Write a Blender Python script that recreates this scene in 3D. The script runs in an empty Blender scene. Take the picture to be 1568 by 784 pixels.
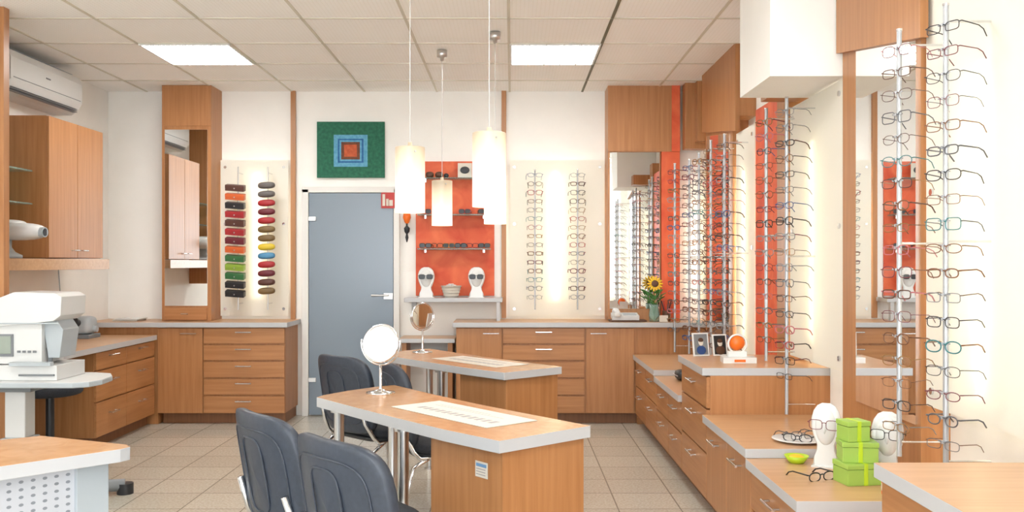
import bpy, math, random
from mathutils import Matrix, Vector
random.seed(7)
H=2.79; CAMZ=1.31
# ------------------------------------------------------------ materials
MATS={}
def srgb(r,g,b):
    f=lambda c:(c/255/12.92) if c/255<=0.04045 else ((c/255+0.055)/1.055)**2.4
    return (f(r),f(g),f(b),1)
def mat(name,col,rough=0.5,metal=0.0,emit=None,es=0.0,spec=None,alpha=None,coat=0):
    m=bpy.data.materials.new(name); m.use_nodes=True
    p=m.node_tree.nodes['Principled BSDF']
    p.inputs['Base Color'].default_value=col
    p.inputs['Roughness'].default_value=rough
    p.inputs['Metallic'].default_value=metal
    if coat: p.inputs['Coat Weight'].default_value=coat
    if spec is not None: p.inputs['Specular IOR Level'].default_value=spec
    if emit:
        p.inputs['Emission Color'].default_value=emit
        p.inputs['Emission Strength'].default_value=es
    MATS[name]=m
    return m
def noisy(name,c1,c2,scale=(1,1,1),nscale=1.0,rough=0.5,detail=4,lo=0.3,hi=0.7,metal=0,bump=0,distort=0):
    m=mat(name,c1,rough,metal); nt=m.node_tree; p=nt.nodes['Principled BSDF']
    tc=nt.nodes.new('ShaderNodeTexCoord'); mp=nt.nodes.new('ShaderNodeMapping')
    mp.inputs['Scale'].default_value=scale
    nz=nt.nodes.new('ShaderNodeTexNoise'); nz.inputs['Scale'].default_value=nscale
    nz.inputs['Detail'].default_value=detail; nz.inputs['Distortion'].default_value=distort
    cr=nt.nodes.new('ShaderNodeValToRGB')
    cr.color_ramp.elements[0].position=lo; cr.color_ramp.elements[0].color=c1
    cr.color_ramp.elements[1].position=hi; cr.color_ramp.elements[1].color=c2
    l=nt.links
    l.new(tc.outputs['Object'],mp.inputs['Vector']); l.new(mp.outputs['Vector'],nz.inputs['Vector'])
    l.new(nz.outputs['Fac'],cr.inputs['Fac']); l.new(cr.outputs['Color'],p.inputs['Base Color'])
    if bump:
        b=nt.nodes.new('ShaderNodeBump'); b.inputs['Strength'].default_value=bump; b.inputs['Distance'].default_value=0.01
        l.new(nz.outputs['Fac'],b.inputs['Height']); l.new(b.outputs['Normal'],p.inputs['Normal'])
    return m
W1=srgb(166,112,67); W2=srgb(184,130,84)
noisy('wood_v',W1,W2,(28,28,1.3),1.6,0.38)
noisy('wood_hx',W1,W2,(1.3,28,28),1.6,0.38)
noisy('wood_hy',W1,W2,(28,1.3,28),1.6,0.38)
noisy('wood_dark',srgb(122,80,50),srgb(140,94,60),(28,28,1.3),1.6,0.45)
noisy('wood_top',srgb(186,142,102),srgb(200,158,118),(1.6,26,26),1.6,0.3)
noisy('wood_desk',srgb(178,131,88),srgb(196,150,106),(6,5,6),2.2,0.25,distort=1.5)
mat('edge_grey',srgb(188,189,191),0.35)
noisy('wall_paint',srgb(245,243,238),srgb(248,246,241),(3,3,3),2,0.85)
mat('white_plastic',srgb(214,215,214),0.35)
mat('white_gloss',srgb(226,226,224),0.25)
mat('lightgrey_plastic',srgb(174,182,187),0.4)
mat('midgrey',srgb(120,124,128),0.45)
mat('door_glass',srgb(118,132,146),0.22,spec=0.6)
mat('frame_white',srgb(228,227,223),0.5)
mat('chrome',(0.75,0.76,0.78,1),0.12,1.0)
mat('brushed',(0.62,0.62,0.62,1),0.3,1.0)
mat('mirror',(0.9,0.92,0.92,1),0.01,1.0)
mat('rod_white',srgb(185,188,192),0.25,0.4)
mat('black_plastic',srgb(38,40,44),0.42)
noisy('black_fabric',srgb(36,39,46),srgb(50,54,62),(60,60,60),3,0.8)
noisy('chair_shell',srgb(48,54,65),srgb(56,63,75),(20,20,20),3,0.42)
noisy('orange_panel',srgb(204,70,36),srgb(230,112,68),(1,1,1),5.0,0.55,detail=6,distort=0.8,bump=0.15)
mat('tube_light',(1,1,1,1),0.4,emit=(1,0.95,0.82,1),es=24.0)
mat('tube_soft',(1,1,1,1),0.4,emit=(1,0.95,0.84,1),es=12.0)
mat('panel_light',(1,1,1,1),0.4,emit=(1,0.985,0.95,1),es=18.0)
m=mat('lamp_glass',srgb(190,172,146),0.3,emit=(1,0.84,0.62,1),es=0.9)
nt=m.node_tree; tc=nt.nodes.new('ShaderNodeTexCoord'); sx=nt.nodes.new('ShaderNodeSeparateXYZ'); mr=nt.nodes.new('ShaderNodeMapRange')
mr.inputs[1].default_value=1.60; mr.inputs[2].default_value=1.86; mr.inputs[3].default_value=1.3; mr.inputs[4].default_value=0.14
nt.links.new(tc.outputs['Object'],sx.inputs[0]); nt.links.new(sx.outputs['Z'],mr.inputs[0]); nt.links.new(mr.outputs[0],nt.nodes['Principled BSDF'].inputs['Emission Strength'])
mat('lamp_glow',(1,1,1,1),0.3,emit=(1,0.9,0.75,1),es=6.0)
mat('paper',srgb(216,209,197),0.7)
mat('print_ink',srgb(160,155,155),0.7)
mat('blue_label',srgb(110,150,190),0.5)
mat('tbar',srgb(210,205,190),0.5)
mat('tbar_dark',srgb(96,92,66),0.5)
mat('green_box',srgb(155,190,85),0.45)
mat('lime',srgb(180,210,40),0.35)
mat('orange_obj',srgb(235,110,25),0.35)
mat('red_obj',srgb(185,40,30),0.4)
mat('yellow',srgb(230,185,30),0.5)
mat('leaf',srgb(60,120,45),0.6)
mat('brown_obj',srgb(84,52,34),0.5)
mat('screen',srgb(150,160,150),0.2)
m=mat('glass',(0.7,0.95,0.88,1),0.03); m.node_tree.nodes['Principled BSDF'].inputs['Transmission Weight'].default_value=0.8
m.node_tree.nodes['Principled BSDF'].inputs['IOR'].default_value=1.3
m=bpy.data.materials.new('white_panel'); m.use_nodes=True; nt=m.node_tree; nt.nodes.clear()
o=nt.nodes.new('ShaderNodeOutputMaterial'); mx=nt.nodes.new('ShaderNodeMixShader'); t=nt.nodes.new('ShaderNodeBsdfDiffuse'); g=nt.nodes.new('ShaderNodeBsdfTranslucent')
t.inputs['Color'].default_value=srgb(248,245,236); g.inputs['Color'].default_value=srgb(252,249,236); mx.inputs[0].default_value=0.25
nt.links.new(t.outputs[0],mx.inputs[1]); nt.links.new(g.outputs[0],mx.inputs[2]); nt.links.new(mx.outputs[0],o.inputs[0]); MATS['white_panel']=m
m=bpy.data.materials.new('lens'); m.use_nodes=True; nt=m.node_tree; nt.nodes.clear()
o=nt.nodes.new('ShaderNodeOutputMaterial'); mx=nt.nodes.new('ShaderNodeMixShader'); t=nt.nodes.new('ShaderNodeBsdfTransparent'); g=nt.nodes.new('ShaderNodeBsdfGlossy')
g.inputs['Roughness'].default_value=0.05; mx.inputs[0].default_value=0.07
nt.links.new(t.outputs[0],mx.inputs[1]); nt.links.new(g.outputs[0],mx.inputs[2]); nt.links.new(mx.outputs[0],o.inputs[0]); MATS['lens']=m
FR={'fr_black':(28,28,32),'fr_brown':(84,52,38),'fr_grey':(95,97,103),'fr_silver':(135,137,141),'fr_red':(160,46,50),'fr_wine':(108,38,52),
    'fr_blue':(45,75,130),'fr_teal':(40,115,120),'fr_gold':(150,110,60),'fr_tort':(116,72,42),'fr_pink':(185,105,115)}
for k,c in FR.items(): mat(k,srgb(*c),0.3,0.4 if k in('fr_silver','fr_gold','fr_grey') else 0)
CS={'c_black':(38,38,41),'c_orange':(210,98,45),'c_red':(165,38,44),'c_maroon':(103,32,44),'c_brown':(86,52,44),'c_green':(50,108,62),'c_lime':(142,172,60),
    'c_yellow':(210,184,50),'c_blue':(75,136,175),'c_grey':(95,90,88),'c_olive':(115,92,55)}
for k,c in CS.items(): mat(k,srgb(*c),0.45)
noisy('art_green',srgb(28,88,70),srgb(46,116,88),(20,20,20),2,0.8,bump=0.3)
noisy('art_sky',srgb(76,145,180),srgb(110,172,200),(20,20,20),2,0.8)
noisy('art_blue',srgb(35,88,140),srgb(50,112,165),(20,20,20),2,0.8)
noisy('art_brown',srgb(90,55,45),srgb(120,75,50),(20,20,20),2,0.8)
noisy('art_orange',srgb(170,75,45),srgb(195,98,60),(20,20,20),2,0.8)
def tiles(name,c1,c2,mort,size,ms,rough,off=(0,0)):
    m=mat(name,c1,rough); nt=m.node_tree; p=nt.nodes['Principled BSDF']; l=nt.links
    tc=nt.nodes.new('ShaderNodeTexCoord'); mp=nt.nodes.new('ShaderNodeMapping'); mp.inputs['Location'].default_value=(off[0],off[1],0)
    b=nt.nodes.new('ShaderNodeTexBrick'); b.offset=0; b.squash=1
    b.inputs['Scale'].default_value=1; b.inputs['Brick Width'].default_value=size; b.inputs['Row Height'].default_value=size
    b.inputs['Mortar Size'].default_value=ms; b.inputs['Mortar Smooth'].default_value=0.1
    b.inputs['Color1'].default_value=c1; b.inputs['Color2'].default_value=c2; b.inputs['Mortar'].default_value=mort
    n=nt.nodes.new('ShaderNodeTexNoise'); n.inputs['Scale'].default_value=75; n.inputs['Detail'].default_value=4
    cr=nt.nodes.new('ShaderNodeValToRGB'); cr.color_ramp.elements[0].position=0.36; cr.color_ramp.elements[0].color=(0.72,0.69,0.64,1)
    cr.color_ramp.elements[1].position=0.6; cr.color_ramp.elements[1].color=(1,1,1,1)
    mx=nt.nodes.new('ShaderNodeMixRGB'); mx.blend_type='MULTIPLY'; mx.inputs[0].default_value=0.7
    l.new(tc.outputs['Object'],mp.inputs[0]); l.new(mp.outputs[0],b.inputs['Vector']); l.new(tc.outputs['Object'],n.inputs['Vector'])
    l.new(n.outputs['Fac'],cr.inputs[0]); l.new(b.outputs['Color'],mx.inputs[1]); l.new(cr.outputs[0],mx.inputs[2]); l.new(mx.outputs[0],p.inputs['Base Color'])
tiles('floor_tile',srgb(206,200,188),srgb(198,192,179),srgb(150,144,134),0.333,0.004,0.12,(0.1,0.12))
def dots(name,base,dot,step,rad,axes,rough=0.4):
    m=mat(name,base,rough); nt=m.node_tree; p=nt.nodes['Principled BSDF']; l=nt.links
    tc=nt.nodes.new('ShaderNodeTexCoord'); sx=nt.nodes.new('ShaderNodeSeparateXYZ'); l.new(tc.outputs['Object'],sx.inputs[0])
    outs=[]
    for a in axes:
        d=nt.nodes.new('ShaderNodeMath'); d.operation='PINGPONG'; d.inputs[1].default_value=step/2
        l.new(sx.outputs[a],d.inputs[0])
        q=nt.nodes.new('ShaderNodeMath'); q.operation='POWER'; q.inputs[1].default_value=2; l.new(d.outputs[0],q.inputs[0]); outs.append(q)
    s=nt.nodes.new('ShaderNodeMath'); s.operation='ADD'; l.new(outs[0].outputs[0],s.inputs[0]); l.new(outs[1].outputs[0],s.inputs[1])
    c=nt.nodes.new('ShaderNodeMath'); c.operation='LESS_THAN'; c.inputs[1].default_value=rad*rad; l.new(s.outputs[0],c.inputs[0])
    mx=nt.nodes.new('ShaderNodeMixRGB'); mx.inputs[1].default_value=base; mx.inputs[2].default_value=dot
    l.new(c.outputs[0],mx.inputs[0]); l.new(mx.outputs[0],p.inputs['Base Color'])
dots('ceiling_tile',srgb(252,251,248),srgb(240,238,231),0.024,0.004,('X','Y'),0.8)
dots('perf_metal',srgb(190,193,199),srgb(130,135,142),0.022,0.0045,('X','Z'),0.35)

# ------------------------------------------------------------ builder
class B:
    def __init__(s,name): s.name=name; s.v=[]; s.f=[]; s.m=[]; s.sm=[]; s.mats=[]
    def mi(s,m):
        if m not in s.mats: s.mats.append(m)
        return s.mats.index(m)
    def add(s,vs,fs,m,smooth=False,M=None):
        o=len(s.v)
        if M is not None:
            vs=[(M@Vector(v)) for v in vs] if isinstance(M,Matrix) else [M(Vector(v)) for v in vs]
        s.v+= [tuple(v) for v in vs]
        if isinstance(m,str): k=[s.mi(m)]*len(fs)
        else: k=[s.mi(a) for a in m]
        for f,kk in zip(fs,k): s.f.append([i+o for i in f]); s.m.append(kk); s.sm.append(smooth)
    def box(s,x0,x1,y0,y1,z0,z1,m,M=None,top=None):
        vs=[(x0,y0,z0),(x1,y0,z0),(x1,y1,z0),(x0,y1,z0),(x0,y0,z1),(x1,y0,z1),(x1,y1,z1),(x0,y1,z1)]
        fs=[(0,3,2,1),(4,5,6,7),(0,1,5,4),(1,2,6,5),(2,3,7,6),(3,0,4,7)]
        s.add(vs,fs,[m,top or m,m,m,m,m],False,M)
    def prism(s,poly,z0,z1,m,top=None,M=None):
        a=sum(poly[i][0]*poly[(i+1)%len(poly)][1]-poly[(i+1)%len(poly)][0]*poly[i][1] for i in range(len(poly)))
        if a<0: poly=poly[::-1]
        n=len(poly)
        vs=[(p[0],p[1],z0) for p in poly]+[(p[0],p[1],z1) for p in poly]
        fs=[tuple(range(n))[::-1],tuple(range(n,2*n))]+[(i,(i+1)%n,(i+1)%n+n,i+n) for i in range(n)]
        s.add(vs,fs,[m,top or m]+[m]*n,False,M)
    def cyl(s,p0,p1,r,m,n=14,r2=None,cap=True,M=None,capm=None):
        p0=Vector(p0);p1=Vector(p1); r2=r if r2 is None else r2
        t=(p1-p0).normalized(); u=t.orthogonal().normalized(); w=t.cross(u)
        ring=lambda p,rr:[p+(u*math.cos(2*math.pi*i/n)+w*math.sin(2*math.pi*i/n))*rr for i in range(n)]
        a=ring(p0,r);b=ring(p1,r2)
        s.add(a+b,[(i,(i+1)%n,(i+1)%n+n,i+n) for i in range(n)],m,True,M)
        if cap:
            s.add(a,[tuple(range(n))[::-1]],capm or m,False,M); s.add(b,[tuple(range(n))],capm or m,False,M)
    def tube(s,pts,r,m,n=6,closed=False,M=None):
        P=[Vector(p) for p in pts]; k=len(P); vs=[]
        ref=None
        for i in range(k):
            a=P[(i-1)%k] if (closed or i>0) else P[i]; b=P[(i+1)%k] if (closed or i<k-1) else P[i]
            t=(b-a).normalized()
            if ref is None: ref=t.orthogonal().normalized()
            u=(ref-t*ref.dot(t)); u=u.normalized() if u.length>1e-4 else t.orthogonal().normalized(); ref=u
            w=t.cross(u)
            vs+=[P[i]+(u*math.cos(2*math.pi*j/n)+w*math.sin(2*math.pi*j/n))*r for j in range(n)]
        fs=[]
        for i in range(k if closed else k-1):
            i2=(i+1)%k
            for j in range(n): fs.append((i*n+j,i*n+(j+1)%n,i2*n+(j+1)%n,i2*n+j))
        if not closed: fs+= [tuple(range(n))[::-1],tuple(range((k-1)*n,k*n))]
        s.add(vs,fs,m,True,M)
    def lathe(s,prof,c,m,n=24,M=None):
        vs=[];k=len(prof)
        for r,z in prof: vs+=[(c[0]+r*math.cos(2*math.pi*i/n),c[1]+r*math.sin(2*math.pi*i/n),c[2]+z) for i in range(n)]
        fs=[(a*n+i,a*n+(i+1)%n,(a+1)*n+(i+1)%n,(a+1)*n+i) for a in range(k-1) for i in range(n)]
        s.add(vs,fs,m,True,M)
    def sup(s,c,rad,m,e1=1.0,e2=1.0,nu=28,nv=14,M=None):
        pw=lambda a,e: math.copysign(abs(a)**e,a)
        vs=[]
        for j in range(nv+1):
            v=-math.pi/2+math.pi*j/nv
            for i in range(nu):
                u=2*math.pi*i/nu
                vs.append((c[0]+rad[0]*pw(math.cos(v),e1)*pw(math.cos(u),e2),c[1]+rad[1]*pw(math.cos(v),e1)*pw(math.sin(u),e2),c[2]+rad[2]*pw(math.sin(v),e1)))
        fs=[(j*nu+i,j*nu+(i+1)%nu,(j+1)*nu+(i+1)%nu,(j+1)*nu+i) for j in range(nv) for i in range(nu)]
        s.add(vs,fs,m,True,M)
    def done(s,bevel=0,seg=2):
        me=bpy.data.meshes.new(s.name); me.from_pydata(s.v,[],s.f)
        for n in s.mats: me.materials.append(MATS[n])
        me.polygons.foreach_set('material_index',s.m); me.polygons.foreach_set('use_smooth',s.sm)
        me.update(); ob=bpy.data.objects.new(s.name,me); bpy.context.scene.collection.objects.link(ob)
        if bevel:
            b=ob.modifiers.new('bevel','BEVEL'); b.width=bevel; b.segments=seg; b.limit_method='ANGLE'; b.angle_limit=math.radians(50)
        return ob
T=Matrix.Translation
def Rz(a): return Matrix.Rotation(a,4,'Z')
def Rx(a): return Matrix.Rotation(a,4,'X')
def Ry(a): return Matrix.Rotation(a,4,'Y')

# ------------------------------------------------------------ room shell
XL,XR,YB,YF=-3.48,1.64,7.88,-2.4
b=B('floor'); b.box(XL-.1,XR+.1,YF-.1,YB+.1,-.1,0,'floor_tile'); b.done()
b=B('ceiling'); b.box(XL-.1,XR+.1,YF-.1,YB+.1,H,H+.08,'ceiling_tile'); b.done()
b=B('wall_back'); b.box(XL-.1,XR+.1,YB,YB+.1,0,H,'wall_paint'); b.done()
b=B('wall_left'); b.box(XL-.1,XL,YF,YB,0,H,'wall_paint'); b.done()
b=B('wall_right'); b.box(XR,XR+.1,YF,YB,0,H,'wall_paint'); b.done()
b=B('wall_front')
b.box(XL,XR,YF-.1,YF,0,.2,'wall_paint'); b.box(XL,XR,YF-.1,YF,2.65,H,'wall_paint')
b.box(XL,-3.3,YF-.1,YF,.2,2.65,'wall_paint'); b.box(1.5,XR,YF-.1,YF,.2,2.65,'wall_paint'); b.done()
b=B('window_1')
for x in (-3.3,-1.75,-.15,1.45): b.box(x,x+.05,YF-.08,YF-.03,.2,2.65,'frame_white')
b.box(-3.3,1.5,YF-.08,YF-.03,.2,.25,'frame_white'); b.box(-3.3,1.5,YF-.08,YF-.03,2.6,2.65,'frame_white'); b.done()
b=B('trim_1')
gx=[-.02+.625*k for k in range(-5,3)]; gy=[6.77+.625*k for k in range(-14,2)]
for x in gx: b.box(x-.009,x+.009,YF,YB,H-.005,H,'tbar_dark' if abs(x-.605)<.01 else 'tbar')
for y in gy: b.box(XL,XR,y-.009,y+.009,H-.005,H,'tbar')
b.done()
b=B('trim_2')
for x in (-1.88,-.07): b.box(x-.02,x+.02,7.845,7.88,0 if x<-1 else .84,H,'wood_v')
b.done()
def clight(x,y):
    b=B('ceiling_light_panel')
    b.box(x+.02,x+.605,y+.02,y+.605,H-.008,H-.004,'panel_light')
    for (a,c,d,e) in ((x+.005,x+.62,y+.005,y+.02),(x+.005,x+.62,y+.605,y+.62),(x+.005,x+.02,y+.02,y+.605),(x+.605,x+.62,y+.02,y+.605)):
        b.box(a,c,d,e,H-.014,H-.004,'white_gloss')
    for i in range(1,5): b.box(x+.02+.117*i-.004,x+.02+.117*i+.004,y+.02,y+.605,H-.02,H-.009,'white_gloss')
    b.done()
for (x,y) in ((-.02,6.145),(-2.52,6.145),(-.02,3.02),(-2.52,3.02),(-.02,-.105),(-2.52,-.105)): clight(x,y)

# ------------------------------------------------------------ cabinet helpers
def handle(b,axis,plane,s,uc,zc,L=.13):
    o=.028
    if axis=='y':
        y=plane-o; b.cyl((uc-L/2,y,zc),(uc+L/2,y,zc),.0055,'chrome',8)
        for q in (-L/2+.015,L/2-.015): b.cyl((uc+q,plane,zc),(uc+q,y,zc),.004,'brushed',8)
    else:
        x=plane+s*o; b.cyl((x,uc-L/2,zc),(x,uc+L/2,zc),.0055,'chrome',8)
        for q in (-L/2+.015,L/2-.015): b.cyl((plane,uc+q,zc),(x,uc+q,zc),.004,'brushed',8)
def front(b,axis,plane,s,u0,u1,z0,z1,m,h=True,hz=None,hu=None,L=.13):
    g=.0025; t=.018
    if axis=='y': b.box(u0+g,u1-g,plane-t,plane,z0+g,z1-g,m); pl=plane-t
    else:
        a,c=sorted((plane,plane+s*t)); b.box(a,c,u0+g,u1-g,z0+g,z1-g,m); pl=plane+s*t
    if h: handle(b,axis,pl,s,hu if hu is not None else (u0+u1)/2, hz if hz is not None else (z0+z1)/2,L)
DZ=[(.655,.785),(.52,.645),(.38,.51),(.24,.37),(.09,.23)]
b=B('drawer_cabinet')
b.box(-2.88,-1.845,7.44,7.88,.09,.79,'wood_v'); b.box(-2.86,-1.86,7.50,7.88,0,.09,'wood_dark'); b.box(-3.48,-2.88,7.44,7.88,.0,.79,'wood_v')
front(b,'y',7.44,0,-2.88,-2.51,.09,.785,'wood_v',hz=.74,hu=-2.62)
for z0,z1 in DZ: front(b,'y',7.44,0,-2.505,-1.845,z0,z1,'wood_hx',hz=(z0+z1)/2+.03)
b.box(-3.48,-1.82,7.395,7.88,.79,.83,'edge_grey',top='wood_top'); b.done(.002)
b=B('drawer_cabinet')
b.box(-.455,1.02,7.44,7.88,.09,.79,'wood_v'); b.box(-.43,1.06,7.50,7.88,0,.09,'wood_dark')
front(b,'y',7.44,0,-.455,-.08,.09,.785,'wood_v',hz=.74,hu=-.17)
for z0,z1 in DZ: front(b,'y',7.44,0,-.075,.59,z0,z1,'wood_hx',hz=(z0+z1)/2+.03)
front(b,'y',7.44,0,.60,.995,.09,.785,'wood_v',hz=.74,hu=.70)
b.box(1.02,1.64,7.44,7.88,0,.79,'wood_v')
b.box(-.48,1.64,7.395,7.88,.79,.83,'edge_grey',top='wood_top'); b.done(.002)
b=B('drawer_desk')
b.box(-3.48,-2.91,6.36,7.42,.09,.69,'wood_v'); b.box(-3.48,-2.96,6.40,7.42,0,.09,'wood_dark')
for (u0,u1) in ((6.36,6.86),(6.86,7.40)):
    for (z0,z1) in ((.56,.685),(.34,.555),(.09,.335)): front(b,'x',-2.91,1,u0,u1,z0,z1,'wood_hy',hz=(z0+z1)/2+.03)
b.box(-3.48,-2.87,5.30,7.393,.69,.73,'edge_grey',top='wood_top'); b.box(-3.48,-2.95,5.32,5.36,0,.69,'wood_v'); b.done(.002)
tiers=[(6.33,7.42,.57),(5.40,6.33,.53),(4.71,5.40,.77),(3.84,4.71,.53),(3.15,3.84,.49),(2.48,3.15,.45),(.6,2.48,.77)]
for (y0,y1,z) in tiers:
    b=B('drawer_cabinet'); y1b=min(y1,7.41)
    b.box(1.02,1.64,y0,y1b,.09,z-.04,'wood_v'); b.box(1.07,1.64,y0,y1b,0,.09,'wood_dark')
    n=max(1,round((y1-y0)/.5)); w=(y1b-y0)/n
    for i in range(n):
        u0=y0+i*w; u1=u0+w
        if z>.7: zs=[(.56,z-.045),(.33,.555),(.09,.325)]
        else:
            mid=.09+(z-.13)*.52; zs=[(mid+.005,z-.045),(.09,mid)]
        if y0 in (3.84,): zs=[(.09,z-.045)]
        for (a,c) in zs: front(b,'x',1.02,-1,u0,u1,a,c,'wood_hy' if len(zs)>1 else 'wood_v',hz=(c-.06),L=.16)
    b.box(.98,1.64,y0,y1b-.002,z-.04,z,'edge_grey',top='wood_top'); b.done(.002)

# ------------------------------------------------------------ right wall columns, mirrors, panels
def zpoly(b,x0,x1,pts,m):
    n=len(pts); vs=[(x0,p[0],p[1]) for p in pts]+[(x1,p[0],p[1]) for p in pts]
    fs=[tuple(range(n)),tuple(range(n,2*n))[::-1]]+[(i,i+n,(i+1)%n+n,(i+1)%n) for i in range(n)]
    b.add(vs,fs,m)
b=B('mirror_column')
b.box(1.53,1.64,3.84,4.23,.532,H,'wood_v'); b.box(1.53,1.64,3.42,3.84,.492,H,'wood_v')
zpoly(b,1.50,1.53,[(3.36,2.14),(4.23,2.28),(4.23,H),(3.36,H)],'wood_v')
zpoly(b,1.523,1.53,[(3.45,.70),(4.05,.70),(4.05,2.25),(3.45,2.155)],'mirror')
b.done()
b=B('wood_column'); b.box(1.53,1.64,5.10,5.28,.772,2.40,'wood_v'); b.box(1.36,1.64,4.83,5.0,2.19,2.30,'wood_v'); b.done(.002)
b=B('orange_wall_panel'); b.box(1.545,1.64,5.29,5.40,.772,2.28,'orange_panel'); b.box(1.545,1.64,5.40,5.80,.532,2.28,'orange_panel'); b.done(.002)
b=B('mirror_column')
b.box(1.53,1.64,6.34,7.22,.572,H,'wood_v')
zpoly(b,1.50,1.53,[(6.14,2.20),(7.22,2.34),(7.22,H),(6.14,H)],'wood_v')
b.box(1.53,1.64,6.14,6.34,2.30,H,'wood_v')
zpoly(b,1.523,1.53,[(6.42,.75),(7.14,.75),(7.14,2.30),(6.42,2.22)],'mirror'); b.done()
b=B('wood_column'); b.box(1.42,1.64,7.50,7.62,2.25,H,'wood_v'); b.box(1.50,1.64,7.40,7.50,2.3,H,'wood_v'); b.done(.002)
b=B('wall_bulkhead'); b.box(1.20,1.64,4.25,4.81,2.18,H,'wall_paint'); b.done()
PX=1.545
def dpanel_x(y0,y1,z0,z1,ty,tz0,tz1):
    b=B('frosted_display_panel'); b.box(PX,PX+.006,y0,y1,z0,z1,'white_panel')
    for y in (y0+.05,y1-.05):
        for z in (z0+.06,(z0+z1)/2,z1-.06):
            b.cyl((1.64,y,z),(PX+.006,y,z),.008,'chrome',10); b.cyl((PX,y,z),(PX-.008,y,z),.013,'chrome',12)
    b.done()
    b=B('fluorescent_tube'); x=PX+.034; b.cyl((x,ty,tz0),(x,ty,tz1),.013,'tube_light',14)
    for z in (tz0,tz1): b.cyl((x,ty,z-.012),(x,ty,z+.012),.017,'white_gloss',14); b.cyl((x,ty,z),(1.64,ty,z),.008,'white_gloss',8)
    b.done()
dpanel_x(2.2,3.41,.78,2.36,3.02,.85,1.98)
dpanel_x(4.26,5.08,.80,2.17,4.72,.90,1.95)
dpanel_x(5.82,6.30,.62,2.20,6.10,.75,1.95)
dpanel_x(7.24,7.60,.90,2.22,7.44,.98,1.95)
def dpanel_y(x0,x1,z0,z1,tx,tz0,tz1,tm='tube_light'):
    b=B('frosted_display_panel'); b.box(x0,x1,7.812,7.818,z0,z1,'white_panel')
    for x in (x0+.04,x1-.04):
        for z in (z0+.06,(z0+z1)/2+.12,z1-.06):
            b.cyl((x,7.88,z),(x,7.818,z),.008,'chrome',10); b.cyl((x,7.812,z),(x,7.804,z),.012,'chrome',12)
    b.done()
    b=B('fluorescent_tube'); b.cyl((tx,7.843,tz0),(tx,7.843,tz1),.014,tm,14)
    for z in (tz0,tz1): b.cyl((tx,7.843,z-.012),(tx,7.843,z+.012),.017,'white_gloss',14); b.cyl((tx,7.843,z),(tx,7.88,z),.008,'white_gloss',8)
    b.done()
dpanel_y(-2.49,-1.91,.86,2.19,-2.18,1.0,2.1,'tube_soft')
dpanel_y(-.02,.79,.86,2.19,.375,.98,2.1)

b=B('mirror_cabinet')
b.box(.80,1.40,7.62,7.88,2.24,H,'wood_v'); b.box(.80,1.24,7.63,7.88,.832,2.24,'wood_v')
b.box(.815,1.23,7.622,7.63,.93,2.235,'mirror'); b.box(1.245,1.40,7.625,7.88,.832,2.24,'orange_panel')
b.box(1.33,1.40,7.612,7.62,2.24,H,'orange_panel'); b.done(.001)
b=B('mirror_cabinet')
b.box(-2.91,-2.50,7.60,7.88,.832,H,'wood_v'); b.box(-2.905,-2.505,7.592,7.60,2.45,2.785,'wood_v')
b.box(-2.885,-2.53,7.594,7.60,.955,2.42,'mirror'); front(b,'y',7.60,0,-2.885,-2.53,.84,.94,'wood_hx',L=.06); b.done(.001)

# ------------------------------------------------------------ glasses
def rim_pts(cx,hw,hh,n=20,e=.55):
    pw=lambda a: math.copysign(abs(a)**e,a)
    return [(cx+hw*pw(math.cos(2*math.pi*i/n)),0,hh*pw(math.sin(2*math.pi*i/n))-.002) for i in range(n)]
def glasses(b,M,fm,lens=False,hw=.026,hh=.017,r=.0017,temple=None,e=.55,sun=False):
    tm=temple or fm
    for s in (-1,1):
        p=rim_pts(s*.034,hw,hh,e=e); b.tube(p,r,fm,5,True,M)
        if lens or sun: b.add(p,[tuple(range(len(p)))],'lens' if not sun else 'fr_black',False,M)
        x=s*.0665
        b.tube([(s*(.034+hw),0,.006),(x,.002,.007),(x,.012,.007),(x,.085,.006),(x-s*.001,.11,-.002),(x-s*.003,.13,-.022)],r*1.15,tm,5,False,M)
    b.tube([(-.009,0,.004),(-.004,-.002,.0075),(.004,-.002,.0075),(.009,0,.004)],r,fm,5,False,M)
def pick():
    return random.choice(['fr_black']*4+['fr_brown']*4+['fr_grey']*4+['fr_silver']*2+['fr_tort']*3+['fr_wine']*2+['fr_red','fr_blue','fr_teal','fr_gold','fr_gold','fr_pink'])
def rack(x,y,z0,z1,zt,zb,step,ang,rr=.009,lens=False,wall='x',wp=PX,r=.0018):
    b=B('eyeglass_display_rack')
    b.cyl((x,y,z0),(x,y,z1),rr,'rod_white',12); b.cyl((x,y,z1),(x,y,z1+.008),rr*1.2,'chrome',12)
    z=zt
    while z>=zb-1e-6:
        a=math.radians(ang+random.uniform(-7,7))
        d=Vector((math.sin(a),-math.cos(a),0))
        M=T(Vector((x,y,z))+d*(rr+.006))@Rz(a)@Rx(math.radians(random.uniform(-4,4)))@Matrix.Scale(random.uniform(.94,1.03),4)
        f=pick(); t=f if random.random()<.6 else pick()
        glasses(b,M,f,lens,hw=random.uniform(.023,.027),hh=random.uniform(.014,.020),r=r*random.choice([.7,.9,1,1.3]),temple=t,e=random.choice([.5,.6,.75,.9]))
        P=T(Vector((x,y,z)))@Rz(a)
        b.box(-.02,.02,-rr-.004,-rr+.002,.006,.011,'rod_white',P)
        b.box(-.0025,.0025,-rr-.012,0,.002,.012,'rod_white',P)
        z-=step
    for zz in (z1-.05,(z0+z1)/2,z0+.05):
        if wall=='x': b.cyl((x,y,zz),(wp,y,zz),.004,'chrome',8)
        else: b.cyl((x,y,zz),(x,wp,zz),.004,'chrome',8)
    b.done()
rack(1.40,2.95,.62,2.14,2.07,.68,.079,-60,lens=True,r=.0018)
rack(1.385,3.27,.62,2.14,2.07,.68,.079,-62,lens=True,r=.0018)
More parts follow.
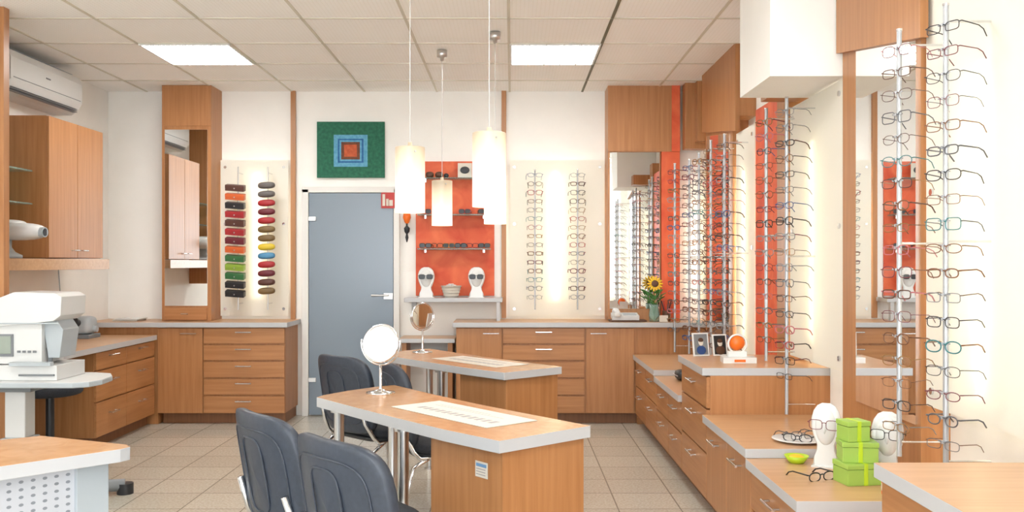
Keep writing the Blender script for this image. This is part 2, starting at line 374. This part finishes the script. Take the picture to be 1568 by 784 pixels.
rack(1.40,4.66,.54,2.15,2.08,.66,.079,-60,r=.0021)
rack(1.39,5.00,.775,2.15,2.08,.85,.079,-60,r=.0021)
rack(1.39,5.98,.60,2.15,2.08,.68,.074,-60,r=.0024)
rack(1.37,6.30,.60,2.15,2.08,.68,.074,-60,r=.0024,wp=1.53)
rack(1.38,6.75,.60,2.12,2.06,.70,.074,-60,r=.0026,wp=1.53)
rack(1.39,7.17,.60,2.12,2.06,.70,.074,-60,r=.0026,wp=1.53)
rack(1.30,7.30,.60,2.10,2.04,.74,.074,-50,r=.0026)
for x in (.1925,.55): rack(x,7.67,.92,2.09,2.05,.98,.073,0,rr=.006,wall='y',wp=7.812,r=.0025)

# ------------------------------------------------------------ spectacle-case rack
b=B('spectacle_case_rack')
b.cyl((-2.30,7.68,.92),(-2.30,7.68,2.12),.006,'brushed',10); b.cyl((-2.05,7.68,.92),(-2.05,7.68,2.12),.006,'brushed',10)
for x in (-2.30,-2.05):
    for z in (.97,1.5,2.07): b.cyl((x,7.68,z),(x,7.812,z),.005,'chrome',8)
cl=['c_brown','c_orange','c_black','c_red','c_brown','c_red','c_maroon','c_orange','c_green','c_lime','c_green','c_black','c_black']
cr_=['c_grey','c_grey','c_red','c_maroon','c_red','c_olive','c_olive','c_yellow','c_blue','c_red','c_maroon','c_brown','c_olive']
for i in range(13):
    z=1.94-.0735*i
    M=T((-2.31,7.635,z))@Ry(math.radians(4))@Rx(math.radians(12))
    b.box(-.078,.078,-.03,.03,-.026,.024,cl[i],M); b.box(-.078,.078,-.034,-.03,-.004,.022,cl[i],M); b.cyl((0,-.036,-.002),(0,-.034,-.002),.006,'brushed',8,M=M)
    M=T((-2.05,7.635,z+.02))@Ry(math.radians(-3))
    b.sup((0,0,0),(.072,.032,.028),cr_[i],.7,.7,20,10,M=M)
b.done(.004)

# ------------------------------------------------------------ door
b=B('door_1')
b.box(-1.80,-1.745,7.83,7.88,0,1.945,'frame_white'); b.box(-1.015,-.965,7.83,7.88,0,1.945,'frame_white'); b.box(-1.80,-.965,7.83,7.88,1.915,1.965,'frame_white')
b.box(-1.742,-1.018,7.84,7.855,.01,1.912,'door_glass')
for z in (.31,1.69): b.box(-1.745,-1.68,7.828,7.84,z-.018,z+.018,'brushed')
b.box(-1.10,-1.02,7.826,7.84,1.00,1.055,'brushed'); b.tube([(-1.06,7.826,1.035),(-1.06,7.79,1.035),(-1.09,7.785,1.035),(-1.20,7.785,1.035)],.009,'brushed',8)
b.done(.003)
b=B('framed_painting'); cx,cz=-1.385,2.285
b.box(cx-.29,cx+.29,7.85,7.88,cz-.24,cz+.24,'art_green')
for i,(w,h,mm) in enumerate(((.145,.137,'art_sky'),(.11,.103,'art_blue'),(.095,.09,'art_sky'),(.08,.075,'art_brown'),(.055,.052,'art_orange'))):
    b.box(cx-w,cx+w,7.85-.002*(i+1),7.85,cz-.01-h,cz-.01+h,mm)
b.done()
b=B('fire_extinguisher_sign'); b.box(-1.12,-1.005,7.822,7.828,1.78,1.915,'red_obj'); b.box(-1.108,-1.085,7.82,7.822,1.80,1.90,'paper'); b.box(-1.05,-1.02,7.82,7.822,1.80,1.85,'paper')
b.cyl((-1.065,7.82,1.80),(-1.065,7.82,1.86),.012,'paper',8); b.done()
b=B('hanging_wall_ornament'); c=(-.90,7.83,0)
b.lathe([(0.001,1.74),(.03,1.735),(.035,1.70),(.02,1.66),(.012,1.65)],c,'orange_obj',16); b.cyl((-.90,7.83,1.74),(-.90,7.88,1.78),.004,'black_plastic')
b.cyl((-.90,7.83,1.65),(-.90,7.83,1.60),.009,'black_plastic'); b.lathe([(.008,1.63),(.026,1.61),(.022,1.58),(.008,1.56),(.014,1.53),(.004,1.49)],c,'black_plastic',14); b.done()
b=B('orange_display_wall_panel'); b.box(-.827,-.152,7.86,7.88,1.03,2.185,'orange_panel'); b.done(.002)
def shelf(n,x0,x1,y0,y1,z,t,m):
    b=B(n); b.box(x0,x1,y0,y1,z-t,z,m)
    for x in (x0+.06,x1-.06): b.box(x-.008,x+.008,y1-.05,y1,z-t-.025,z-t,'chrome')
    b.done(.001)
shelf('glass_shelf',-.80,-.18,7.72,7.86,2.035,.01,'glass'); shelf('glass_shelf',-.80,-.18,7.72,7.86,1.725,.01,'glass'); shelf('glass_shelf',-.80,-.18,7.72,7.86,1.435,.01,'glass')
b=B('white_wall_shelf'); b.box(-.90,-.08,7.62,7.88,.985,1.02,'edge_grey'); b.box(-.86,-.82,7.84,7.88,.83,.985,'edge_grey'); b.box(-.13,-.10,7.60,7.64,.83,.985,'edge_grey'); b.done(.002)
b=B('sunglasses_row')
for zz,n in ((1.437,6),(1.727,4)):
    for i in range(n):
        x=-.735+i*(.50/(n-1))
        glasses(b,T((x,7.745,zz+.024))@Rz(random.uniform(-.15,.15))@Matrix.Scale(.75,4),random.choice(['fr_black','fr_brown','fr_blue','fr_wine','fr_black','fr_gold']),hh=.024,hw=.031,r=.0035,sun=(i%3!=1))
b.done()
b=B('sunglasses_case')
for x in (-.70,-.62): b.sup((x,7.78,2.062),(.035,.03,.026),'brown_obj',.8,.8)
b.sup((-.56,7.78,2.055),(.022,.02,.02),'black_plastic'); b.done()
b=B('display_card'); b.box(-.46,-.34,7.76,7.765,2.036,2.16,'paper'); b.sup((-.40,7.755,2.10),(.04,.004,.03),'black_plastic'); b.box(-.42,-.38,7.765,7.80,2.036,2.05,'paper'); b.done()
def headform(x,y,z,s=1.0,ang=0,g='fr_black',sun=True,r=.0022,wx=1.0):
    b=B('display_head'); M=T((x,y,z))@Rz(ang)@Matrix.Diagonal((s*wx,s,s,1))
    prof=[(.062,0),(.060,.03),(.046,.06),(.043,.085),(.052,.105),(.064,.135),(.071,.165),(.070,.195),(.060,.225),(.042,.247),(.020,.257)]
    pts=prof+[(-a,c) for a,c in prof[::-1]]; n=len(pts)
    def P(k,th): return [(a*k,th,c if c<.01 else .13+(c-.13)*k) for a,c in pts]
    rings=[P(.86,.014),P(.97,.010),P(1,0),P(.97,-.010),P(.86,-.016)]
    vs=[v for rg in rings for v in rg]; fs=[(a*n+i,a*n+(i+1)%n,(a+1)*n+(i+1)%n,(a+1)*n+i) for a in range(4) for i in range(n)]
    b.add(vs,fs,'white_gloss',True,M)
    b.add(rings[0],[tuple(range(n))[::-1]],'white_gloss',False,M); b.add(rings[4],[tuple(range(n))],'white_gloss',False,M)
    b.sup((0,-.012,.165),(.050,.028,.075),'white_gloss',1,1,M=M)
    b.add([(-.010,-.036,.155),(.010,-.036,.155),(0,-.060,.145),(0,-.036,.188),(0,-.036,.138)],[(0,2,3),(2,1,3),(0,4,2),(4,1,2)],'white_gloss',True,M)
    b.box(-.066,.066,-.03,.03,0,.006,'white_gloss',M)
    glasses(b,T((x,y,z))@Rz(ang)@Matrix.Scale(s,4)@T((0,-.050,.178))@Matrix.Scale(.95,4),g,lens=not sun,sun=sun,r=r,hh=.02)
    b.done()
headform(-.725,7.73,1.02,1.0); headform(-.30,7.73,1.02,1.0)
b=B('woven_basket'); c=(-.515,7.74,1.02)
b.lathe([(0,0),(.055,0),(.075,.06),(.085,.10),(.09,.10),(.082,.10),(.07,.06),(.05,.008)],c,'paper',20)
for z in (.02,.045,.07,.095): b.lathe([(.058+z*.28,z-.004),(.064+z*.28,z),(.058+z*.28,z+.004)],c,'paper',20)
for i in range(6): b.cyl((-.56+.018*i,7.74,1.09),(-.565+.02*i,7.73,1.14-.01*abs(i-2.5)),.014,'white_gloss',8)
b.done()
b=B('wooden_side_table'); b.box(-.93,-.47,7.50,7.86,.655,.69,'edge_grey',top='wood_top'); b.box(-.91,-.87,7.54,7.84,0,.655,'wood_v'); b.box(-.53,-.49,7.54,7.84,0,.655,'wood_v'); b.box(-.87,-.53,7.55,7.83,.52,.545,'wood_hx'); b.done(.002)
# ------------------------------------------------------------ pendants
def pendant(x,y,zb):
    b=B('pendant_lamp'); zt=zb+.312
    b.cyl((x,y,zt),(x,y,H-.05),.0022,'brushed',6); b.lathe([(.002,-.075),(.012,-.07),(.014,-.05),(.036,-.045),(.036,0),(0,0)],(x,y,H-.006),'brushed',20)
    b.lathe([(.071,0),(.071,.31)],(x,y,zb),'lamp_glass',32); b.lathe([(.071,.31),(.066,.312),(.012,.312),(.010,.335),(0.002,.335)],(x,y,zb),'lamp_glass',32)
    b.lathe([(.071,0),(.066,0),(.066,.30)],(x,y,zb),'lamp_glass',32)
    b.lathe([(.0,.04),(.02,.05),(.03,.08),(.03,.10),(.015,.14),(.015,.20)],(x,y,zb),'lamp_glow',20)
    b.cyl((x+.03,y-.063,zb+.285),(x+.033,y-.070,zb+.285),.005,'brushed',8)
    b.done()
pendant(-.485,4.35,1.55); pendant(-.096,3.85,1.547); pendant(-.485,6.34,1.57); pendant(-.108,5.84,1.56)

# ------------------------------------------------------------ consultation desks
def desk(dy,paper):
    b=B('consultation_desk')
    top=[(-.816,3.82),(-.62,3.565),(-.42,3.31),(-.23,3.08),(-.04,2.88),(.27,3.15),(.07,3.385),(-.14,3.64),(-.34,3.91),(-.54,4.20),(-.60,4.16),(-.72,4.02),(-.80,3.88)]
    top=[(x,y+dy) for x,y in top]
    b.prism(top,.71,.75,'edge_grey','wood_desk')
    a=Vector((-.03,2.925)); u=Vector((-.64,.768)); w=Vector((.752,.659))
    P=lambda s,t:(a+u*s+w*t)
    b.prism([(p.x,p.y+dy) for p in (P(0.0,0),P(.40,0),P(.40,.37),P(0.0,.37))],.06,.71,'wood_v')
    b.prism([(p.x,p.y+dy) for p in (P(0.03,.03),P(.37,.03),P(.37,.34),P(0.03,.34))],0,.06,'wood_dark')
    for (x,y) in ((-.715,3.78),(-.525,4.03),(-.40,3.36)):
        b.cyl((x,y+dy,0),(x,y+dy,.71),.021,'brushed',18); b.cyl((x,y+dy,0),(x,y+dy,.012),.032,'brushed',18); b.cyl((x,y+dy,.695),(x,y+dy,.71),.035,'brushed',18)
    if dy==0:
        q=P(.10,-.001); M=T((q.x,q.y,.645))@Rz(math.atan2(-.768,.64))
        b.box(-.04,.025,-.002,0,-.04,.012,'paper',M); b.box(-.035,.02,-.003,-.002,-.005,.006,'blue_label',M)
        for i in range(3): b.box(-.035,.015,-.003,-.002,-.014-.009*i,-.011-.009*i,'print_ink',M)
    b.done(.0025)
    b=B('paper_leaflet')
    M=T((-.19,3.40+dy,.751))@Rz(math.atan2(-.768,.64))
    b.box(-.30,.30,-.115,.115,0,.002,'paper',M)
    for i in range(12):
        x=-.22+.04*i
        b.box(x,x+.024,-.05,-.01,.002,.0024,'print_ink',M)
    b.box(-.22,.20,.04,.043,.002,.0024,'print_ink',M); b.box(-.22,.10,.06,.063,.002,.0024,'print_ink',M)
    b.done()
desk(0,1); desk(1.80,1)
def tmirror(x,y,ang,tilt,r=.08,zc=.965):
    b=B('table_mirror'); z0=.75
    b.lathe([(0,0),(.062,0),(.062,.006),(.03,.012),(.008,.02),(.006,.03),(.006,zc-z0-r-.012),(0,zc-z0-r-.01)],(x,y,z0),'chrome',28)
    M=T((x,y,zc))@Rz(ang)
    pts=[((r+.012)*math.sin(a),0,-(r+.012)*math.cos(a)) for a in [math.radians(q) for q in range(-100,101,10)]]
    b.tube(pts,.004,'chrome',8,False,M)
    M2=M@Rx(tilt)
    b.tube([(r*math.cos(2*math.pi*i/36),0,r*math.sin(2*math.pi*i/36)) for i in range(36)],.006,'chrome',8,True,M2)
    b.cyl((0,-.004,0),(0,.004,0),r,'chrome',36,M=M2,capm='mirror')
    b.done()
tmirror(-.565,3.93,math.radians(-18),math.radians(-14)); tmirror(-.56,5.72,math.radians(40),math.radians(0),.078,.98)

# ------------------------------------------------------------ chairs
def chair(x,y,ang):
    b=B('conference_chair'); M=T((x,y,0))@Rz(ang)
    def bk(v):
        X,Z,Y=v.x,v.y,v.z
        t=(Z+.20)/.40
        Yb=-.07*t+ .05*(X/.22)**2
        wd=1.0-.06*abs(t-.45)
        return M@Vector((X*wd,Y+Yb,Z+.64))
    b.sup((0,0,0),(.225,.20,.022),'chair_shell',.35,.42,40,14,M=bk)
    def bk2(v): return bk(Vector((v.x,v.y,v.z+.014)))
    b.sup((0,0,0.006),(.205,.182,.024),'black_fabric',.5,.42,32,12,M=bk2)
    pw=lambda a,e: math.copysign(abs(a)**e,a)
    for (w,h,cz) in ((.175,.15,0),(.07,.12,0)):
        pts=[bk(Vector((w*pw(math.cos(2*math.pi*i/36),.45),cz+h*pw(math.sin(2*math.pi*i/36),.45),-.022))) for i in range(36)]
        b.tube(pts,.0035,'chair_shell',5,True)
    def st(v): return M@Vector((v.x,v.y+.245,v.z+.445+.012*(v.y/.22)**2-.012*abs(v.x/.23)**3))
    b.sup((0,0,0),(.232,.225,.032),'black_fabric',.5,.4,36,12,M=st)
    def st2(v): return M@Vector((v.x,v.y+.245,v.z+.415))
    b.sup((0,0,0),(.222,.215,.016),'black_plastic',.4,.4,36,10,M=st2)
    for s in (-1,1):
        b.tube([(s*.17,-.035,.60),(s*.18,-.005,.50),(s*.20,.03,.43),(s*.20,.06,.40),(s*.20,.38,.40),(s*.205,.42,.385),(s*.225,.47,.02)],.011,'chrome',10,M=M)
        b.tube([(s*.20,.10,.40),(s*.205,.03,.36),(s*.235,-.07,.02)],.011,'chrome',10,M=M)
        b.cyl((s*.225,.47,.0),(s*.225,.47,.03),.015,'black_plastic',10,M=M); b.cyl((s*.235,-.07,.0),(s*.235,-.07,.03),.015,'black_plastic',10,M=M)
        b.tube([(s*.20,.16,.40),(-s*.0,.16,.40)],.009,'chrome',8,M=M)
    b.done()
A=math.atan2(.64,.77)-math.pi/2
chair(-.77,2.93,A-.02); chair(-.455,2.50,A+.05); chair(-.86,4.72,A+.1); chair(-.55,4.42,A-.35)

# ------------------------------------------------------------ near-left reception desk
b=B('reception_desk')
b.prism([(-1.53,2.97),(-1.19,2.825),(-1.165,2.79),(-1.18,2.755),(-1.43,2.50),(-1.9,2.0),(-2.35,2.35)],.71,.75,'edge_grey','wood_desk')
b.prism([(-1.30,2.74),(-1.325,2.765),(-1.78,2.27),(-1.755,2.245)],.05,.71,'perf_metal')
b.prism([(-1.235,2.80),(-1.30,2.85),(-1.36,2.78),(-1.295,2.72)],0,.71,'lightgrey_plastic')
b.prism([(-2.20,2.35),(-2.15,2.40),(-1.85,2.13),(-1.90,2.08)],0,.71,'lightgrey_plastic')
b.done(.002)

# ------------------------------------------------------------ instrument table + autorefractor
b=B('instrument_table')
b.prism([(-3.0,4.78),(-2.30,4.78),(-2.23,4.82),(-2.205,4.92),(-2.22,5.08),(-2.28,5.2),(-2.40,5.25),(-3.0,5.25)],.655,.685,'lightgrey_plastic','white_plastic')
b.box(-2.77,-2.62,4.94,5.08,.09,.36,'lightgrey_plastic'); b.box(-2.75,-2.64,4.955,5.065,.36,.64,'white_plastic'); b.box(-2.82,-2.57,4.88,5.14,.62,.655,'midgrey')
b.cyl((-2.695,5.01,.03),(-2.695,5.01,.09),.16,'midgrey',28)
for (x,y) in ((-2.2,4.87),(-2.2,5.2)): 
    b.tube([(-2.7,5.01,.055),((x-2.7)/2,(y+5.01)/2,.055),(x,y,.05)],.035,'midgrey',12); b.cyl((x,y,0),(x,y,.06),.045,'black_plastic',16)
for y in (4.85,5.2): b.tube([(-2.7,5.01,.055),(-3.05,y,.05)],.035,'midgrey',12); b.cyl((-3.05,y,0),(-3.05,y,.06),.045,'black_plastic',16)
b.done(.006)
b=B('autorefractor')
b.box(-2.84,-2.42,4.86,5.18,.686,.765,'white_plastic')
b.box(-2.86,-2.52,4.90,5.14,.77,.985,'white_plastic')
def hood(pts,y0,y1,m):
    n=len(pts); vs=[(p[0],y0,p[1]) for p in pts]+[(p[0],y1,p[1]) for p in pts]
    b.add(vs,[tuple(range(n)),tuple(range(n,2*n))[::-1]]+[(i,i+n,(i+1)%n+n,(i+1)%n) for i in range(n)],m)
hood([(-2.88,.96),(-2.45,1.0),(-2.41,1.03),(-2.405,1.13),(-2.44,1.15),(-2.66,1.155),(-2.88,1.07)],4.88,5.16,'white_plastic')
hood([(-2.50,.80),(-2.44,.80),(-2.42,.95),(-2.46,1.01),(-2.53,1.0)],4.93,5.11,'lightgrey_plastic')
b.box(-2.80,-2.67,4.892,4.90,.81,.93,'midgrey'); b.box(-2.79,-2.68,4.888,4.892,.825,.92,'screen')
for i in range(4): b.box(-2.65+.028*i,-2.632+.028*i,4.893,4.90,.83,.842,'midgrey')
b.box(-2.86,-2.42,4.876,4.88,.985,.992,'lightgrey_plastic')
b.box(-2.62,-2.43,4.85,4.86,.71,.72,'midgrey'); b.box(-2.66,-2.44,4.83,4.87,.765,.785,'lightgrey_plastic')
b.cyl((-2.50,4.95,.765),(-2.50,4.95,.84),.012,'midgrey'); b.sup((-2.50,4.95,.85),(.018,.018,.018),'black_plastic')
b.done(.012,3)
b=B('swivel_stool'); c=(-2.88,5.70,0)
b.sup((c[0],c[1],.52),(.19,.19,.04),'black_fabric',.6,1); b.cyl((c[0],c[1],.10),(c[0],c[1],.49),.025,'black_plastic',14); 
for i in range(5):
    a=i*2*math.pi/5; b.tube([(c[0],c[1],.10),(c[0]+.24*math.cos(a),c[1]+.24*math.sin(a),.06)],.016,'black_plastic',8); b.sup((c[0]+.24*math.cos(a),c[1]+.24*math.sin(a),.027),(.026,.026,.027),'black_plastic',nu=12,nv=8)
b.done()
b=B('lensmeter'); 
b.box(-3.42,-3.24,7.0,7.2,.73,.76,'midgrey'); b.sup((-3.33,7.1,.83),(.085,.09,.07),'lightgrey_plastic',.5,.5); b.cyl((-3.33,7.0,.85),(-3.33,6.95,.87),.03,'black_plastic'); b.cyl((-3.27,7.1,.80),(-3.22,7.1,.80),.025,'lightgrey_plastic'); b.done(.003)
b=B('paper_stack'); b.box(-3.30,-3.10,7.55,7.75,.83,.845,'paper'); b.box(-3.27,-3.08,7.53,7.73,.845,.852,'white_gloss'); b.done()
b=B('wall_cabinet')
b.box(-3.48,-3.118,6.12,6.93,1.345,2.30,'wood_v')
for (u0,u1,hu) in ((6.12,6.525,6.48),(6.525,6.93,6.57)):
    front(b,'x',-3.118,1,u0,u1,1.345,2.30,'wood_v',h=False); handle(b,'x',-3.10,1,hu-.02 if hu<6.5 else hu+.02,1.40,.08)
b.done(.002)
b=B('wall_shelf_board'); b.box(-3.48,-3.07,5.34,6.97,1.265,1.34,'wood_top'); b.done(.001)
b=B('glass_shelf'); b.box(-3.48,-3.20,5.36,6.10,1.70,1.71,'glass'); b.box(-3.48,-3.46,5.5,5.52,1.68,1.70,'chrome'); b.done()
b=B('glass_shelf'); b.box(-3.48,-3.20,5.36,6.10,1.92,1.93,'glass'); b.box(-3.48,-3.46,5.5,5.52,1.90,1.92,'chrome'); b.done()
b=B('wood_partition_panel'); b.box(-3.48,-2.93,5.27,5.33,1.09,H,'wood_v'); b.done(.002)
b=B('chart_projector'); b.lathe([(0,0),(.10,0),(.10,.02),(.06,.04),(.04,.07),(.04,.12),(0,.12)],(-3.19,5.75,1.34),'lightgrey_plastic',24,)
b.sup((-3.13,5.78,1.51),(.17,.11,.055),'white_plastic',.7,.7); b.sup((-3.18,5.78,1.55),(.10,.09,.035),'white_plastic',.7,.8)
b.cyl((-2.97,5.76,1.505),(-2.94,5.755,1.505),.032,'lightgrey_plastic',20); b.cyl((-2.94,5.755,1.505),(-2.937,5.755,1.505),.024,'black_plastic',20); b.done()
b=B('air_conditioner')
pr=[(-3.48,2.43),(-3.48,2.73),(-3.33,2.73),(-3.28,2.71),(-3.262,2.66),(-3.262,2.52),(-3.29,2.47),(-3.34,2.43)]
n=len(pr); vs=[(p[0],5.95,p[1]) for p in pr]+[(p[0],6.94,p[1]) for p in pr]
b.add(vs,[tuple(range(n)),tuple(range(n,2*n))[::-1]]+[(i,i+n,(i+1)%n+n,(i+1)%n) for i in range(n)],'white_plastic')
b.box(-3.262,-3.258,5.98,6.91,2.53,2.535,'midgrey'); 
for i in range(3): b.box(-3.315+.0*i,-3.28,5.99,6.90,2.445+.012*i,2.449+.012*i,'midgrey')
b.box(-3.262,-3.257,6.40,6.46,2.60,2.61,'midgrey'); 
for i in range(6): b.box(-3.45+.025*i,-3.44+.025*i,5.99,6.90,2.73,2.734,'lightgrey_plastic')
b.done(.006)
b=B('wall_cable'); b.tube([(-3.475,7.0,1.3),(-3.47,7.02,1.1),(-3.47,7.05,.9),(-3.47,7.1,.78)],.004,'lightgrey_plastic',6); b.done()

# ------------------------------------------------------------ small items on right counters
b=B('desk_telephone'); 
b.box(.80,1.10,7.45,7.61,.832,.845,'brown_obj'); M=T((.93,7.53,.875))@Rx(.15)
b.box(-.11,.11,-.07,.07,-.025,.015,'white_plastic',M); b.box(-.02,.09,-.05,.03,.015,.02,'lightgrey_plastic',M)
b.sup((-.07,0,.035),(.025,.09,.02),'white_plastic',.6,.6,M=M); b.sup((-.07,.06,.025),(.03,.03,.02),'white_plastic',.6,.6,M=M); b.sup((-.07,-.06,.025),(.03,.03,.02),'white_plastic',.6,.6,M=M); b.done(.003)
b=B('sunflower_vase'); c=(1.17,7.52,.832)
b.lathe([(0,0),(.04,0),(.045,.05),(.035,.12),(.04,.14),(.037,.14),(.032,.12),(.04,.05),(0,.006)],c,'glass',20)
for i in range(9):
    a=i*.7; p=Vector((c[0]+.07*math.cos(a),c[1]+.06*math.sin(a),c[2]+.22+.03*math.sin(i*2.1)))
    b.tube([(c[0],c[1],c[2]+.02),(c[0]+.02*math.cos(a),c[1]+.02*math.sin(a),c[2]+.14),tuple(p)],.003,'leaf',5)
    b.sup((0,0,0),(.035,.018,.004),'leaf',1,1,12,8,M=T(p)@Rz(a)@Ry(-.5))
M=T((c[0],c[1]-.04,c[2]+.31))@Rx(math.radians(75))
b.tube([(c[0],c[1],c[2]+.1),(c[0],c[1],c[2]+.25),(c[0],c[1]-.03,c[2]+.31)],.004,'leaf',6)
b.sup((0,0,0),(.03,.03,.012),'brown_obj',M=M,nu=16,nv=8)
for i in range(14): b.sup((.045,0,0),(.022,.009,.003),'yellow',1,1,8,6,M=M@Rz(i*2*math.pi/14))
b.done()
b=B('pen_holder'); b.cyl((1.27,7.52,.832),(1.27,7.52,.92),.035,'brown_obj',16)
for i in range(6): b.cyl((1.27,7.52,.85),(1.27+.04*math.cos(i),7.52+.04*math.sin(i),1.0),.005,['black_plastic','red_obj','fr_grey'][i%3],6)
b.done()
b=B('price_card'); b.box(1.20,1.27,7.44,7.445,.832,.885,'paper'); b.box(1.22,1.25,7.445,7.465,.832,.838,'paper'); b.done()
for (x,y,w,h,m) in ((1.10,5.30,.10,.135,'midgrey'),(1.215,5.32,.09,.125,'fr_black')):
    b=B('framed_photo'); M=T((x,y,.772))@Rz(.25)@Rx(-.18); b.box(-w/2,w/2,0,.008,0,h,'white_gloss',M); b.box(-w/2+.008,w/2-.008,-.001,0,.008,h-.008,m,M)
    b.sup((0,-.002,h*.6),(.016,.0015,.022),'paper',nu=12,nv=8,M=M); b.sup((0,-.002,h*.25),(.030,.0015,.026),'fr_blue' if m=='midgrey' else 'brown_obj',nu=12,nv=8,M=M); b.sup((0,-.0025,h*.68),(.017,.0015,.014),'brown_obj',nu=12,nv=8,M=M)
    b.box(-.01,.01,.01,.05,0,.01,'white_gloss',M); b.done()
b=B('promotional_display_stand'); x,y,z=1.23,5.0,.77
b.prism([(x-.09,y-.07),(x+.09,y-.07),(x+.10,y+.05),(x-.08,y+.05)],z,z+.03,'white_gloss'); b.box(x-.05,x+.05,y-.02,y+.02,z+.03,z+.06,'white_gloss')
b.tube([(x+.05*math.cos(a*math.pi/12),y-.012,z+.10+.05*math.sin(a*math.pi/12)) for a in range(24)],.006,'white_gloss',6,True); b.sup((x,y,z+.105),(.042,.03,.042),'orange_obj'); b.box(x-.03,x+.03,y-.071,y-.07,z+.006,z+.02,'orange_obj'); b.done()
b=B('spectacle_case'); b.sup((1.14,6.1,.565),(.05,.09,.034),'black_plastic',.7,.7); b.tube([(1.09,6.02,.566),(1.085,6.1,.566),(1.09,6.18,.566)],.003,'brushed',6); b.done()
b=B('green_gift_boxes')
for (x,y,z,w,d,h,a) in ((1.295,3.42,.490,.072,.055,.08,.15),(1.295,3.43,.571,.064,.05,.075,-.12),(1.28,3.43,.647,.045,.04,.075,.2)):
    M=T((x,y,z))@Rz(a); b.box(-w,w,-d,d,0,h*.74,'green_box',M); b.box(-w-.002,w+.002,-d-.002,d+.002,h*.76,h,'green_box',M); b.box(-.008,.008,-d-.003,d+.003,0,h+.001,'lime',M)
b.done(.002)
headform(1.265,3.68,.49,1.0,-.5,'fr_wine',False,.0016,.82); headform(1.425,3.47,.49,1.0,-.45,'fr_black',False,.0016,.82)
b=B('white_display_plate'); b.lathe([(0,0),(.06,0),(.11,.012),(.11,.015),(.06,.006),(0,.006)],(1.25,4.0,.53),'white_gloss',32); glasses(b,T((1.24,3.97,.553))@Rz(-.5)@Rx(-.0),'fr_black',True,r=.0025,e=.9); glasses(b,T((1.28,4.02,.556))@Rz(.3),'fr_grey',True,r=.002); b.done()
b=B('eyeglasses'); glasses(b,T((1.17,3.45,.507))@Rz(.4),'fr_black',True,r=.0025,e=.9); b.done()
b=B('lime_dish'); b.lathe([(0,0),(.03,0),(.05,.03),(.046,.03),(.028,.005),(0,.004)],(1.17,3.76,.49),'lime',20); b.sup((1.17,3.76,.512),(.03,.03,.012),'yellow'); b.done()
b=B('cleaner_bottle'); b.lathe([(0,0),(.016,0),(.016,.05),(.008,.06),(.008,.066),(.011,.066),(.011,.085),(0,.085)],(1.33,3.25,.49),'orange_obj',16); b.lathe([(.0165,.012),(.0165,.04)],(1.33,3.25,.49),'paper',16); b.done()

# ------------------------------------------------------------ world, camera
w=bpy.data.worlds.new('World'); bpy.context.scene.world=w; w.use_nodes=True
bg=w.node_tree.nodes['Background']; bg.inputs[0].default_value=(0.90,0.95,1,1); bg.inputs[1].default_value=5.5
cam=bpy.data.cameras.new('camera'); co=bpy.data.objects.new('camera',cam); bpy.context.scene.collection.objects.link(co)
co.location=(0,0,CAMZ); co.rotation_euler=(math.pi/2,0,0); cam.sensor_width=36; cam.lens=36*1400/1568; cam.shift_y=11/1568; cam.clip_start=.05
bpy.context.scene.camera=co
vs=bpy.context.scene.view_settings; vs.view_transform='Standard'; vs.exposure=0.45
